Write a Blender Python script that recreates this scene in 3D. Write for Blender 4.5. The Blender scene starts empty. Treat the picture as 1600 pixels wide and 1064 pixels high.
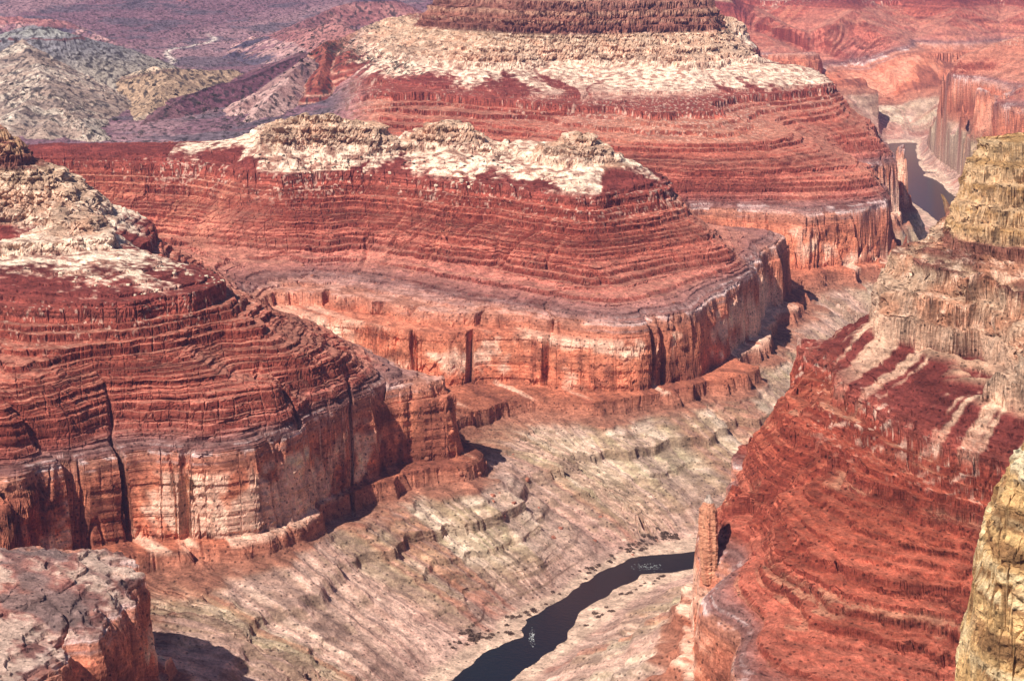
import bpy, math, time
import numpy as np
T0 = time.time()
rng = np.random.RandomState(7)
D2R = math.radians
# ------------------------------------------------------------------ camera, sky, sun
CAM_H = 1450.0
PITCH = D2R(12.63)
FPX = 3000.0            # focal length in photograph pixels (1600 wide)
scene = bpy.context.scene
cam_d = bpy.data.cameras.new('camera'); cam = bpy.data.objects.new('camera', cam_d)
scene.collection.objects.link(cam); scene.camera = cam
cam_d.sensor_width = 36.0; cam_d.lens = 36.0 * FPX / 1600.0
cam_d.clip_start = 5.0; cam_d.clip_end = 60000.0
cam.location = (0, 0, CAM_H); cam.rotation_euler = (math.pi/2 - PITCH, 0, 0)
SUN_EL, SUN_AZ = D2R(47), D2R(40)      # azimuth: degrees left of straight behind the camera
world = bpy.data.worlds.new('World'); scene.world = world; world.use_nodes = True
wn = world.node_tree; bg = wn.nodes['Background']
sky = wn.nodes.new('ShaderNodeTexSky'); sky.sky_type = 'NISHITA'; sky.sun_disc = False
sky.sun_elevation = SUN_EL; sky.sun_rotation = math.pi + SUN_AZ; sky.altitude = 1500
wn.links.new(sky.outputs[0], bg.inputs[0]); bg.inputs[1].default_value = 0.05
sun_d = bpy.data.lights.new('sun', 'SUN'); sun = bpy.data.objects.new('sun', sun_d)
scene.collection.objects.link(sun); sun_d.energy = 5.0; sun_d.angle = D2R(0.5); sun_d.color = (1.0, 0.93, 0.83)
sdir = np.array([-math.sin(SUN_AZ)*math.cos(SUN_EL), -math.cos(SUN_AZ)*math.cos(SUN_EL), math.sin(SUN_EL)])
from mathutils import Vector
sun.rotation_euler = Vector(sdir.tolist()).to_track_quat('Z', 'Y').to_euler()
scene.view_settings.view_transform = 'Standard'; scene.view_settings.look = 'None'
scene.view_settings.gamma = 1.0; scene.view_settings.exposure = 0.56
scene.render.engine = 'CYCLES'
try:
    scene.cycles.max_bounces = 4; scene.cycles.diffuse_bounces = 3; scene.cycles.volume_bounces = 0
except Exception: pass

# ------------------------------------------------------------------ projection helpers
cP, sP = math.cos(PITCH), math.sin(PITCH)
def ray(px, py):
    u = (np.asarray(px, float) - 800) / FPX; v = (532 - np.asarray(py, float)) / FPX
    return u, cP + v * sP, -sP + v * cP
def dip(y):                                  # the strata rise gently away from the camera
    return np.interp(y, [1500, 3000, 4000, 5500, 7000, 30000], [-150, 0, 0, 55, 110, 110])
KS = np.array([-200, 0, 450, 690, 770, 900, 1000, 1400.])       # structural level S -> true height
ZR = 195.0                                     # river level
KZ = np.array([ZR-12, ZR, 550, 740, 795, 905, 1090, 1500.])
def unproj(px, py, z, s):
    dx, dy, dz = ray(px, py)
    zz = z
    for _ in range(8):
        t = (CAM_H - zz) / -dz
        zz = z + dip(dy * t) * min(1, max(0, s) / 450.)
    return dx * t, dy * t
PTS = []                                      # x, y, S, formation
def contour(s, pts, f, z=None, step=60.0):
    if z is None: z = float(np.interp(s, KS, KZ))
    w = [unproj(p[0], p[1], z, s) for p in pts]
    out = [w[0]]
    for a, b in zip(w[:-1], w[1:]):
        n = max(1, int(math.hypot(b[0]-a[0], b[1]-a[1]) / step))
        for k in range(1, n+1): out.append((a[0]+(b[0]-a[0])*k/n, a[1]+(b[1]-a[1])*k/n))
    for x, y in out: PTS.append((x, y, s, f))
def at_depth(px, py, D, f, m=1):              # a point seen at (px, py) at distance D; m=0: smooth hills (height = S)
    dx, dy, dz = ray(px, py); t = D / dy
    z = CAM_H + dz * t - dip(D)
    s = z if m == 0 else float(np.interp(z, KZ, KS))
    PTS.append((dx * t, D, s, f))
def plan(x, y, s, f): PTS.append((x, y, s, f))

LM, KN, MR, BB, RR, YC, FP, FB, LH, CF = 'left_mesa left_bluff mid_ridge back_butte right_ridge near_tower far_promontory far_bench left_hills floor'.split()
# river banks (S = 0)
LB = [(420,1300),(560,1180),(640,1110),(700,1064),(730,1035),(770,1010),(815,992),(812,968),(850,950),(895,920),(912,905),(960,880),(985,868),(1040,864),(1090,858),
      (1190,846),(1290,790),(1390,725),(1448,640),(1470,560),(1474,480),(1490,400),(1480,352),(1464,338),(1449,325),(1418,304),(1430,281),(1417,264),(1402,240),(1396,222),(1393,213),(1330,206),(1180,190)]
RB = [(560,1340),(700,1180),(760,1110),(800,1064),(850,1030),(890,1000),(905,962),(930,945),(970,920),(1000,907),(1008,897),(1060,895),(1092,889),
      (1195,872),(1300,815),(1408,745),(1472,650),(1494,565),(1500,480),(1522,400),(1512,352),(1493,331),(1483,304),(1466,281),(1435,260),(1420,236),(1424,222),(1430,213),(1350,199),(1180,183)]
contour(0, LB, CF); contour(0, RB, CF)
# left mesa
contour(450, [(-220,760),(-80,744),(0,737),(60,727),(130,713),(200,703),(270,702),(340,704),(400,696),(445,680),(470,660),(490,655),(520,645),(560,625),(600,606),(625,599),(660,595),(700,593),(738,596),(742,588),(715,578),(660,570),(610,553),(575,528),(520,512),(460,492),(402,467)], LM)
contour(690, [(-220,478),(0,480),(60,485),(115,492),(170,490),(230,485),(275,478),(300,475),(330,462),(372,466),(345,447),(290,425),(200,408),(0,392),(-220,385)], LM)
contour(770, [(-200,392),(0,390),(60,391),(120,389),(165,386),(182,379),(160,366),(80,352),(0,347),(-200,342)], LM)
contour(900, [(-200,266),(0,268),(38,266),(45,258),(30,250),(0,246),(-200,240)], LM)
for q in [(0,223),(20,226),(-60,215),(-200,205)]: at_depth(q[0], q[1], 4150, LM)
at_depth(125, 330, 3950, LM); at_depth(160, 352, 3900, LM); at_depth(85, 300, 3990, LM)
contour(550, [(-120,668),(0,655),(90,637),(120,626),(183,611),(328,618),(341,601),(380,582),(432,576),(440,600),(470,590),(510,572),(530,556)], LM)
contour(625, [(-120,560),(0,562),(60,577),(100,566),(180,549),(250,546),(290,542),(300,522),(340,516),(385,501),(418,508),(430,525),(440,505),(420,487)], LM)
# bluff, bottom left
contour(450, [(-260,845),(-100,850),(0,853),(60,850),(120,850),(190,866),(229,885),(225,908),(206,900),(211,930),(186,934),(180,958),(156,950),(150,985),(122,990),(112,1018),(86,1026),(80,1056),(50,1090),(0,1150),(-120,1240)], KN)
contour(480, [(-100,880),(60,868),(130,864),(150,880),(100,920),(0,1000)], KN, z=572)
# middle ridge
contour(450, [(402,459),(450,462),(500,465),(560,467),(600,476),(640,487),(700,489),(770,488),(830,490),(900,498),(960,504),(1010,500),(1050,488),(1100,478),(1135,455),(1170,428),(1200,402),(1225,385),(1245,372),
              (1235,362),(1180,352),(1100,347),(1000,340)], MR)
contour(690, [(-220,262),(0,258),(60,255),(150,256),(250,258),(330,265),(430,275),(530,278),(630,283),(720,288),(800,297),(870,308),(918,320),(945,318),(1000,304),(1040,298),(1058,290),(1045,279),(1000,273),
              (950,264),(880,256),(780,245)], MR)
contour(540, [(120,335),(200,345),(300,357),(450,366),(600,369),(750,388),(850,405),(925,418),(960,407),(1040,397),(1110,388),(1140,382),(1125,365),(1090,345)], MR)
contour(712, [(-150,249),(60,245),(200,244),(330,241)], MR)
contour(690, [(350,229),(200,234),(60,237),(-220,239)], MR)
contour(770, [(388,221),(440,226),(500,230),(560,229),(640,236),(700,238),(752,238),(757,230),(700,220),(600,214),(500,209),(420,211),(388,221)], MR, step=30)
for q in [(400,196,4990),(430,174,5010),(480,162,5030),(520,160,5040),(560,176,5040),(600,195,5040),(650,208,5030),(665,201,5030),(700,197,5030),(735,206,5020),
          (440,195,4960),(520,190,4965),(580,205,4965)]: at_depth(*q, MR)
contour(770, [(845,243),(885,250),(926,246),(928,238),(890,232),(850,235),(845,243)], MR, step=20)
for q in [(890,204,4880),(915,213,4880),(865,222,4870)]: at_depth(*q, MR)
contour(735, [(390,252),(480,256),(600,258),(720,262),(800,268),(880,276)], MR)
# back butte
contour(450, [(900,322),(1000,320),(1095,320),(1150,324),(1200,324),(1225,332),(1260,332),(1320,327),(1370,322),(1398,320),(1402,308),(1385,290),(1350,262),(1380,256),(1412,253),(1405,238),(1370,215),(1300,190),(1150,165)], BB)
contour(690, [(542,148),(540,138),(600,140),(700,147),(800,155),(850,160),(950,163),(1050,158),(1120,150),(1200,147),(1290,140),(1308,138),(1300,126),(1260,116),(1200,108)], BB)
contour(570, [(900,262),(1000,270),(1100,268),(1250,262),(1330,250)], BB)
contour(770, [(575,84),(640,100),(700,106),(800,108),(900,104),(1000,107),(1080,110),(1140,104),(1185,103),(1180,92),(1140,82)], BB)
contour(900, [(650,40),(700,46),(800,52),(900,54),(1000,52),(1080,51),(1125,50),(1140,44)], BB)
for q in [(668,-4,7420),(760,-12,7330),(900,-14,7310),(1040,-12,7320),(1098,-4,7380),(800,-30,7700),(950,-30,7700)]: at_depth(*q, BB)
for q in [(620,30,8300),(1150,28,8400),(560,60,8000)]: at_depth(*q, BB)
# right ridge
contour(450, [(1400,660),(1290,690),(1180,735),(1160,748),(1146,768),(1156,800),(1178,818),(1198,835),(1182,870),(1152,892),(1092,918),(1095,945),(1150,965),(1172,1000),(1135,1060),(1120,1140),(1090,1260),(1000,1500)], RR)
contour(690, [(1330,540),(1244,545),(1240,549),(1290,558),(1340,571),(1400,590),(1460,600),(1510,612),(1530,640),(1560,680),(1600,720)], RR)
contour(640, [(1300,590),(1215,620),(1225,655),(1330,700),(1420,730),(1530,765),(1620,800)], RR)
contour(600, [(1165,705),(1200,745),(1300,780),(1420,805),(1530,830),(1620,850)], RR)
contour(560, [(1150,745),(1215,800),(1235,850),(1300,880),(1400,900),(1500,925),(1600,950)], RR)
contour(520, [(1180,850),(1205,900),(1210,960),(1300,985),(1400,1005),(1500,1030),(1600,1060)], RR)
contour(480, [(1210,1080),(1300,1110),(1450,1140),(1600,1180)], RR)
contour(770, [(1500,440),(1440,462),(1390,488),(1384,502),(1405,532),(1466,543),(1525,553),(1514,590),(1512,618),(1560,632),(1640,650)], RR, step=40)
for q in [(1392,470,3110),(1440,432,3170),(1500,397,3260),(1450,470,3020),(1500,480,2960)]: at_depth(*q, RR)
contour(900, [(1514,404),(1530,409),(1575,413),(1640,420),(1760,430)], RR, step=30)
contour(990, [(1524,222),(1560,216),(1640,212),(1760,210)], RR, z=1080, step=30)
for x, y, s in [(572,3110,690),(600,3180,685),(650,3255,685),(700,3340,690),(560,3230,560),(640,3360,560)]: plan(x, y, s, RR)
for q in [(1392,480,2985),(1400,484,2950),(1440,484,2925),(1466,486,2902),(1500,490,2890),(1522,494,2880)]: at_depth(*q, RR)
for x, y, s in [(745,3190,900),(757,3300,900),(775,3450,900),(752,3180,1000),(766,3290,1000),(785,3420,1000),(706,3200,850),(716,3320,850)]: plan(x, y, s, RR)
for q in [(1580,475,2860),(1600,460,2900),(1560,560,2680),(1600,590,2640),(1700,560,2640)]: at_depth(*q, RR)
# near tower, right edge
for q in [(1562,738,1520),(1600,726,1530),(1660,715,1540),(1760,700,1560)]: at_depth(*q, YC)
tw = [(470,1680),(420,1640),(392,1600),(380,1560),(373,1520),(370,1480),(374,1450),(390,1432),(420,1425),(460,1428),(500,1420),(560,1415),(640,1410)]
for k, (x, y) in enumerate(tw):
    ax, ay = tw[max(k-1, 0)]; bx, by = tw[min(k+1, len(tw)-1)]
    L = math.hypot(bx-ax, by-ay); nx, ny = (by-ay)/L, -(bx-ax)/L      # outward
    for d, s_ in ((0, 985), (9, 700), (40, 560), (-26, 1062), (-60, 1080)): plan(x+nx*d, y+ny*d, s_, YC)
for x, y, s in [(300,1500,440),(290,1300,420),(250,1150,400),(380,1250,430),(600,1250,430),(520,1780,700),(600,1900,720),(800,1900,840),(700,1650,1000)]: plan(x, y, s, YC)
# far promontory and far bench
contour(450, [(1640,88),(1560,98),(1500,108),(1472,118),(1466,124),(1497,131),(1504,123),(1513,126),(1518,138),(1539,143),(1546,131),(1570,144),(1574,161),(1592,172),(1601,164),(1660,188),(1760,200)], FP, step=60)
for q in [(1550,100,9300),(1590,62,9900),(1680,60,9400),(1620,110,8900)]: at_depth(*q, FP)
contour(450, [(1000,96),(1150,88),(1210,81),(1280,80),(1350,82),(1372,79),(1379,84),(1386,78),(1440,75),(1500,68),(1560,61),(1650,53),(1780,45)], FB, step=150)
for q in [(1150,30,12600),(1300,22,12500),(1420,25,12600),(1600,15,12800),(1250,52,11900),(1150,-20,13600),(1400,-20,13600),(1700,-20,13800)]: at_depth(*q, FB)
# smooth hills, far left
for q in [(0,-60,15800),(400,-60,15800),(800,-60,15800),(1200,-60,15800),(1700,-60,15800)]: at_depth(*q, LH, 0)
for x in (-2900, -2200, -1600, -1100, -650):
    for y, s_ in ((6300, 600), (7200, 590), (8200, 600), (9300, 620), (10400, 660), (11800, 720), (13400, 800)):
        if abs(x) < .36*y and not (x > -700 and y < 8300): plan(x, y, s_, LH)
for x, y, s in [(-1400,5950,600),(-900,5900,600),(-500,5850,590),(-1900,6000,620),(-150,5800,560),(-560,6900,610),(-620,7600,620),(-300,9500,640),(-200,10500,680),(0,12000,760)]: plan(x, y, s, LH)
# hidden ground near the camera and at the margins
for x, y, s in [(-900,1500,200),(-400,1500,100),(0,1500,150),(-700,1900,250),(150,1300,300),(-300,1000,200),(200,1000,420),
                (3600,9000,420),(3000,7500,420),(2300,5600,420),(1700,4400,440),(2600,7000,380)]: plan(x, y, s, CF)
P = np.array([(p[0], p[1], p[2]) for p in PTS]); PF = np.array([p[3] for p in PTS])

# ------------------------------------------------------------------ structural surface S(x, y) by radial basis functions
GX0, GX1, GY0, GY1, GD = -5600., 5600., 850., 16200., 14.0
SC = 1000.0
def rbf_fit(P, smooth=0.004):
    X = P[:, :2] / SC
    r = np.sqrt(((X[:, None] - X[None])**2).sum(-1))
    n = len(X); A = np.zeros((n+3, n+3)); A[:n, :n] = -r + np.eye(n) * smooth
    A[:n, n] = 1; A[:n, n+1:] = X; A[n, :n] = 1; A[n+1:, :n] = X.T
    return np.linalg.solve(A, np.concatenate([P[:, 2], [0, 0, 0]])), X
wts, RX = rbf_fit(P)
def rbf_eval(x, y):
    out = np.empty(x.size); xf, yf = x.ravel()/SC, y.ravel()/SC; n = len(RX)
    for i in range(0, x.size, 20000):
        a, b = xf[i:i+20000, None], yf[i:i+20000, None]
        r = np.sqrt((a - RX[None, :, 0])**2 + (b - RX[None, :, 1])**2)
        out[i:i+20000] = -(r @ wts[:n]) + wts[n] + wts[n+1]*a[:, 0] + wts[n+2]*b[:, 0]
    return out.reshape(x.shape)
def blur(a, k):
    for ax in (0, 1):
        for _ in range(2):
            c = np.cumsum(np.concatenate([np.repeat(np.take(a, [0], ax), k+1, ax), a, np.repeat(np.take(a, [-1], ax), k, ax)], ax), axis=ax)
            n = a.shape[ax]
            a = (np.take(c, range(2*k+1, 2*k+1+n), ax) - np.take(c, range(0, n), ax)) / (2*k+1)
    return a
CD = 28.0
cx = np.arange(GX0, GX1+1, CD); cy = np.arange(GY0, GY1+1, CD)
CXX, CYY = np.meshgrid(cx, cy)
inside = np.abs(CXX) < 0.34*CYY + 200
Sc = np.zeros(CXX.shape); Sc[inside] = rbf_eval(CXX[inside], CYY[inside])
def bil(A, x, y, d=CD):
    fx = np.clip((x - GX0)/d, 0, A.shape[1]-1.001); fy = np.clip((y - GY0)/d, 0, A.shape[0]-1.001)
    ix = fx.astype(np.int32); iy = fy.astype(np.int32); fx = (fx-ix).astype(np.float32); fy = (fy-iy).astype(np.float32)
    return (A[iy, ix]*(1-fx)+A[iy, ix+1]*fx)*(1-fy) + (A[iy+1, ix]*(1-fx)+A[iy+1, ix+1]*fx)*fy
# fill outside wedge with nearest inside value along rows
for j in range(Sc.shape[0]):
    ii = np.nonzero(inside[j])[0]; Sc[j, :ii[0]] = Sc[j, ii[0]]; Sc[j, ii[-1]+1:] = Sc[j, ii[-1]]
print('rbf', len(P), Sc.shape, round(time.time()-T0, 1), flush=True)
lbw = [unproj(p[0], p[1], ZR, 0) for p in LB]; rbw = [unproj(p[0], p[1], ZR, 0) for p in RB]
poly = np.array(lbw + rbw[::-1])
def poly_sd(x, y, poly):
    d = np.full(x.shape, 1e9); ins = np.zeros(x.shape, bool); n = len(poly)
    for i in range(n):
        ax, ay = poly[i]; bx, by = poly[(i+1) % n]
        ex, ey = bx-ax, by-ay; L = ex*ex+ey*ey+1e-9
        t = np.clip(((x-ax)*ex+(y-ay)*ey)/L, 0, 1)
        d = np.minimum(d, (x-ax-t*ex)**2+(y-ay-t*ey)**2)
        c = (ay > y) != (by > y)
        ins ^= c & (x < (bx-ax)*(y-ay)/(by-ay+1e-12)+ax)
    return np.where(ins, -np.sqrt(d), np.sqrt(d))
SD = poly_sd(CXX, CYY, poly).astype(np.float32)
Sc = np.where(SD > 0, np.maximum(Sc, 0.30*np.minimum(SD, 90)), Sc)
Ssm = blur(Sc, 1)
gy_, gx_ = np.gradient(Ssm, CD)
G0 = np.sqrt(gx_**2+gy_**2)
Gm = np.clip(blur(G0, 1), 0.16, 8).astype(np.float32)
Sc = (0.6*Sc + 0.4*Ssm).astype(np.float32)
# smooth-hill mask (1 = hills without cliffs)
def sstep(a, b, x):
    t = np.clip((x-a)/(b-a), 0, 1); return t*t*(3-2*t)
def hillmask(x, y):
    pxa = x/np.maximum(y, 1)
    return sstep(5650, 6050, y) * np.maximum(sstep(-0.065, -0.10, pxa), sstep(8300, 9300, y)*sstep(0.08, 0.03, pxa))
# crests of the far hills: ridge lines that fall off on both sides
CRESTS = [([(-120,80,8000),(0,72,8100),(35,46,8200),(66,41,8200),(100,68,8150),(150,92,8100),(205,112,8000)], .30),
          ([(205,124,7900),(240,107,7850),(262,122,7700),(250,150,7450),(215,190,7000)], .42),
          ([(240,107,7850),(300,112,8100),(360,112,8300)], .40),
          ([(35,60,8100),(60,110,7500),(90,165,6950),(70,210,6500)], .34),
          ([(-60,170,7000),(10,200,6600)], .40), ([(50,160,6950),(20,185,6700)], .45), ([(90,165,6950),(140,205,6500)], .45),
          ([(470,84,8300),(440,103,8050),(380,128,7700),(300,148,7450),(235,186,7000),(185,222,6550)], .33),
          ([(480,90,7600),(462,108,7450),(432,148,7100),(385,195,6700),(335,220,6450)], .62),
          ([(400,150,7300),(370,170,7100)], .5),
          ([(560,48,8200),(530,62,8000),(506,72,7900),(512,100,7500),(498,130,7200)], .8),
          ([(565,55,7900),(548,70,7700),(545,95,7400)], .9), ([(620,40,8100),(590,66,7750),(570,90,7450)], .7),
          ([(660,22,8300),(600,55,8600),(520,40,9400),(440,48,10000),(360,70,10400)], .35),
          ([(440,48,10000),(470,70,9300)], .4), ([(400,55,10200),(350,92,9500)], .4),
          ([(-100,20,11000),(80,30,11000),(160,60,10300),(250,92,9700)], .33), ([(80,30,11000),(60,60,10000),(130,80,9300)], .35),
          ([(160,60,10300),(120,84,9500)], .4), ([(150,5,12500),(230,22,12000),(290,50,11300)], .4), ([(280,0,12600),(340,30,12000)], .45),
          ([(600,-8,11200),(540,8,11000),(480,30,10600)], .45), ([(420,-20,13500),(400,10,12500),(380,35,11700)], .4), ([(230,22,12000),(200,40,11300)], .45),
          ([(1105,-20,12500),(1180,20,12000),(1230,50,11400)], .33), ([(1300,-20,12800),(1340,20,12200),(1370,48,11700)], .33), ([(1340,10,12300),(1290,45,11700)], .4),
          ([(1480,-30,13000),(1500,10,12500),(1480,40,12000)], .35), ([(1640,-30,13000),(1610,15,12400)], .35)]
CSEG = []
for ci, (pts, k) in enumerate(CRESTS):
    q = []
    for px_, py_, D in pts:
        dx, dy, dz = ray(px_, py_); t = D/dy; q.append((dx*t, D, CAM_H+dz*t-dip(D)))
    for a_, b_ in zip(q[:-1], q[1:]): CSEG.append((ci, k, a_, b_))
def crest_eval(x, y):
    out = np.zeros(x.shape, np.float32); cid = np.full(x.shape, -1, np.int8); dd = np.full(x.shape, 9999, np.float32)
    m = y > 5900
    if not m.any(): return out, cid, dd
    xm, ym = x[m], y[m]; o = np.zeros(xm.shape, np.float32); c = np.full(xm.shape, -1, np.int8); dm = np.full(xm.shape, 9999, np.float32)
    for ci, k, (ax, ay, az_), (bx, by, bz) in CSEG:
        ex, ey = bx-ax, by-ay; t = np.clip(((xm-ax)*ex+(ym-ay)*ey)/(ex*ex+ey*ey), 0, 1)
        d = np.sqrt((xm-ax-t*ex)**2+(ym-ay-t*ey)**2)
        h = az_+(bz-az_)*t - k*d*(1+0.0003*d)
        w = h > o; o = np.where(w, h, o); c = np.where(w, ci, c); dm = np.where(w, d, dm)
    out[m] = o; cid[m] = c; dd[m] = dm
    return out, cid, dd
# uphill tracing: where each point's fall line meets the cliff above it
def uphill(target_lo):
    x, y = CXX.copy(), CYY.copy()
    live = np.ones(x.shape, bool)
    start = Ssm.copy()
    for k in range(55):
        gx = bil(gx_, x, y); gy = bil(gy_, x, y); g = np.sqrt(gx*gx+gy*gy)+1e-6
        s = bil(Ssm, x, y)
        tgt = np.where(start < 448, 448, np.where(start < 775, 775, 905))
        live &= (s < tgt)
        st = 20.0*live
        x += gx/g*st; y += gy/g*st
    return x.astype(np.float32), y.astype(np.float32)
UX, UY = uphill(0)
print('uphill', round(time.time()-T0, 1), flush=True)

# ------------------------------------------------------------------ noise
LAT = [rng.rand(256, 256).astype(np.float32) for _ in range(8)]
def vnoise(x, y, k=0):
    L = LAT[k % 8]
    fx = np.floor(x); fy = np.floor(y)
    ix = fx.astype(np.int32) & 255; iy = fy.astype(np.int32) & 255
    fx = (x-fx).astype(np.float32); fy = (y-fy).astype(np.float32)
    fx = fx*fx*(3-2*fx); fy = fy*fy*(3-2*fy)
    ix1 = (ix+1) & 255; iy1 = (iy+1) & 255
    a = L[iy, ix]; b = L[iy, ix1]; c = L[iy1, ix]; d = L[iy1, ix1]
    a = a+(b-a)*fx; c = c+(d-c)*fx
    return (a+(c-a)*fy)*2-1
def rot(x, y, a): return x*math.cos(a)-y*math.sin(a), x*math.sin(a)+y*math.cos(a)
def fbm(x, y, sc, o, k=0, rough=0.5):
    r = 0; amp = 1; tot = 0
    for i in range(o):
        a, b = rot(x/sc, y/sc, 0.7*i+k)
        r = r + amp*vnoise(a+17.3*i, b-9.1*i, i+k); tot += amp; amp *= rough; sc = sc/2.03
    return r/tot
def ridged(x, y, sc, o, k=0, rough=0.5):
    r = 0; amp = 1; tot = 0
    for i in range(o):
        a, b = rot(x/sc, y/sc, 0.9*i+k)
        r = r + amp*(1-2*np.abs(vnoise(a+7.3*i, b-3.1*i, i+k))); tot += amp; amp *= rough; sc = sc/2.03
    return r/tot
def blocks(x, y, sc, k=0):                    # jointed rock: cell value and distance to nearest joint
    a, b = rot(x/sc, y/sc, 0.35+k)
    a = a + 0.35*vnoise(a*0.7, b*0.7, k); b = b + 0.35*vnoise(a*0.6+9, b*0.6, k+1)
    row = np.floor(b); a = a + 0.5*(row.astype(np.int32) & 1)
    ca = np.floor(a); fa = a-ca; fb = b-row
    v = LAT[k % 8][row.astype(np.int32) & 255, ca.astype(np.int32) & 255]
    e = np.minimum(np.minimum(fa, 1-fa), np.minimum(fb, 1-fb))
    return v*2-1, e

# ------------------------------------------------------------------ profile: cliffs and ledges (level, height, width in metres, talus can bury it)
r2 = np.random.RandomState(11)
CL = [(60, 3, 6, 1), (110, 5, 7, .95), (160, 3, 8, 1), (215, 9, 7, .85), (250, 3, 7, 1), (290, 17, 8, .8), (335, 5, 8, 1), (370, 6, 8, 1),
      (412, 34, 7, .5), (448, 118, 13, 0), (456, 30, 8, 0), (463, 6, 3, .1), (470, 6, 3, .2), (477, 5, 3, .2)]
s = 489
while s < 655:
    CL.append((s, r2.choice([3, 5, 8, 13, 18], p=[.25, .25, .2, .15, .15]), r2.uniform(2, 4), .75)); s += r2.uniform(8, 16)
CLF = np.arange(490, 660, 5.6)+r2.uniform(-1.5, 1.5, 31)
CL += [(float(q), float(r2.choice([.9, 1.5, 2.4])), 1.2, .8) for q in CLF]
CL += [(664, 13, 4, .3), (673, 9, 3, .3), (682, 26, 6, .15), (692, 8, 3, .4), (705, 5, 3, .8), (722, 5, 3, .8), (740, 5, 3, .8),
       (768, 24, 9, .1), (785, 18, 9, 0), (810, 22, 10, 0), (850, 16, 9, 0), (880, 12, 8, 0),
       (902, 22, 5, 0), (912, 20, 5, 0), (925, 24, 5, 0), (940, 24, 5, 0), (955, 22, 5, 0), (975, 26, 5, 0)]
_m = [i for i, c in enumerate(CL) if 486 < c[0] < 658 and c[1] > 2.5]
_k = 80.0/sum(CL[i][1] for i in _m)
for i in _m: CL[i] = (CL[i][0], CL[i][1]*_k, CL[i][2], CL[i][3])
CL.sort(key=lambda c: c[0])
N_SUP = sum(c[0] < 486 for c in CL); N_CR0 = sum(c[0] <= 760 for c in CL); N_CR1 = sum(c[0] < 900 for c in CL)
CS = np.array([c[0] for c in CL], float); CH = np.array([c[1] for c in CL], float)
def basez(S): return np.interp(S, KS, KZ)
cum = lambda s_: CH[CS < s_].sum()
KG = []                                        # gentle part between the cliffs
for s_, z_ in zip(KS, KZ): KG.append(z_ - cum(s_))
KSg = np.concatenate([KS[:2], [405, 430, 449, 460, 486, 655, 689, 766, 900, 1000, 1400]])
KGg = []
for s_ in KSg:
    z_ = {405: 352, 430: 389, 449: 510 , 460: 541, 486: 563, 655: 700, 689: 737, 766: 789}.get(int(s_), float(np.interp(s_, KS, KZ)))
    KGg.append(z_ - cum(s_+0.5))
KGg = np.maximum.accumulate(np.array(KGg))
print('gentle', list(zip(KSg, KGg.round(0))))
EX1 = sum(CL[i][1]*(.15 if CL[i][1] > 4 else .5) for i in range(N_SUP, N_CR0)); EX2 = .7*sum(CL[i][1] for i in range(N_CR0, N_CR0+3))
print('EX', EX1, EX2)
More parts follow.
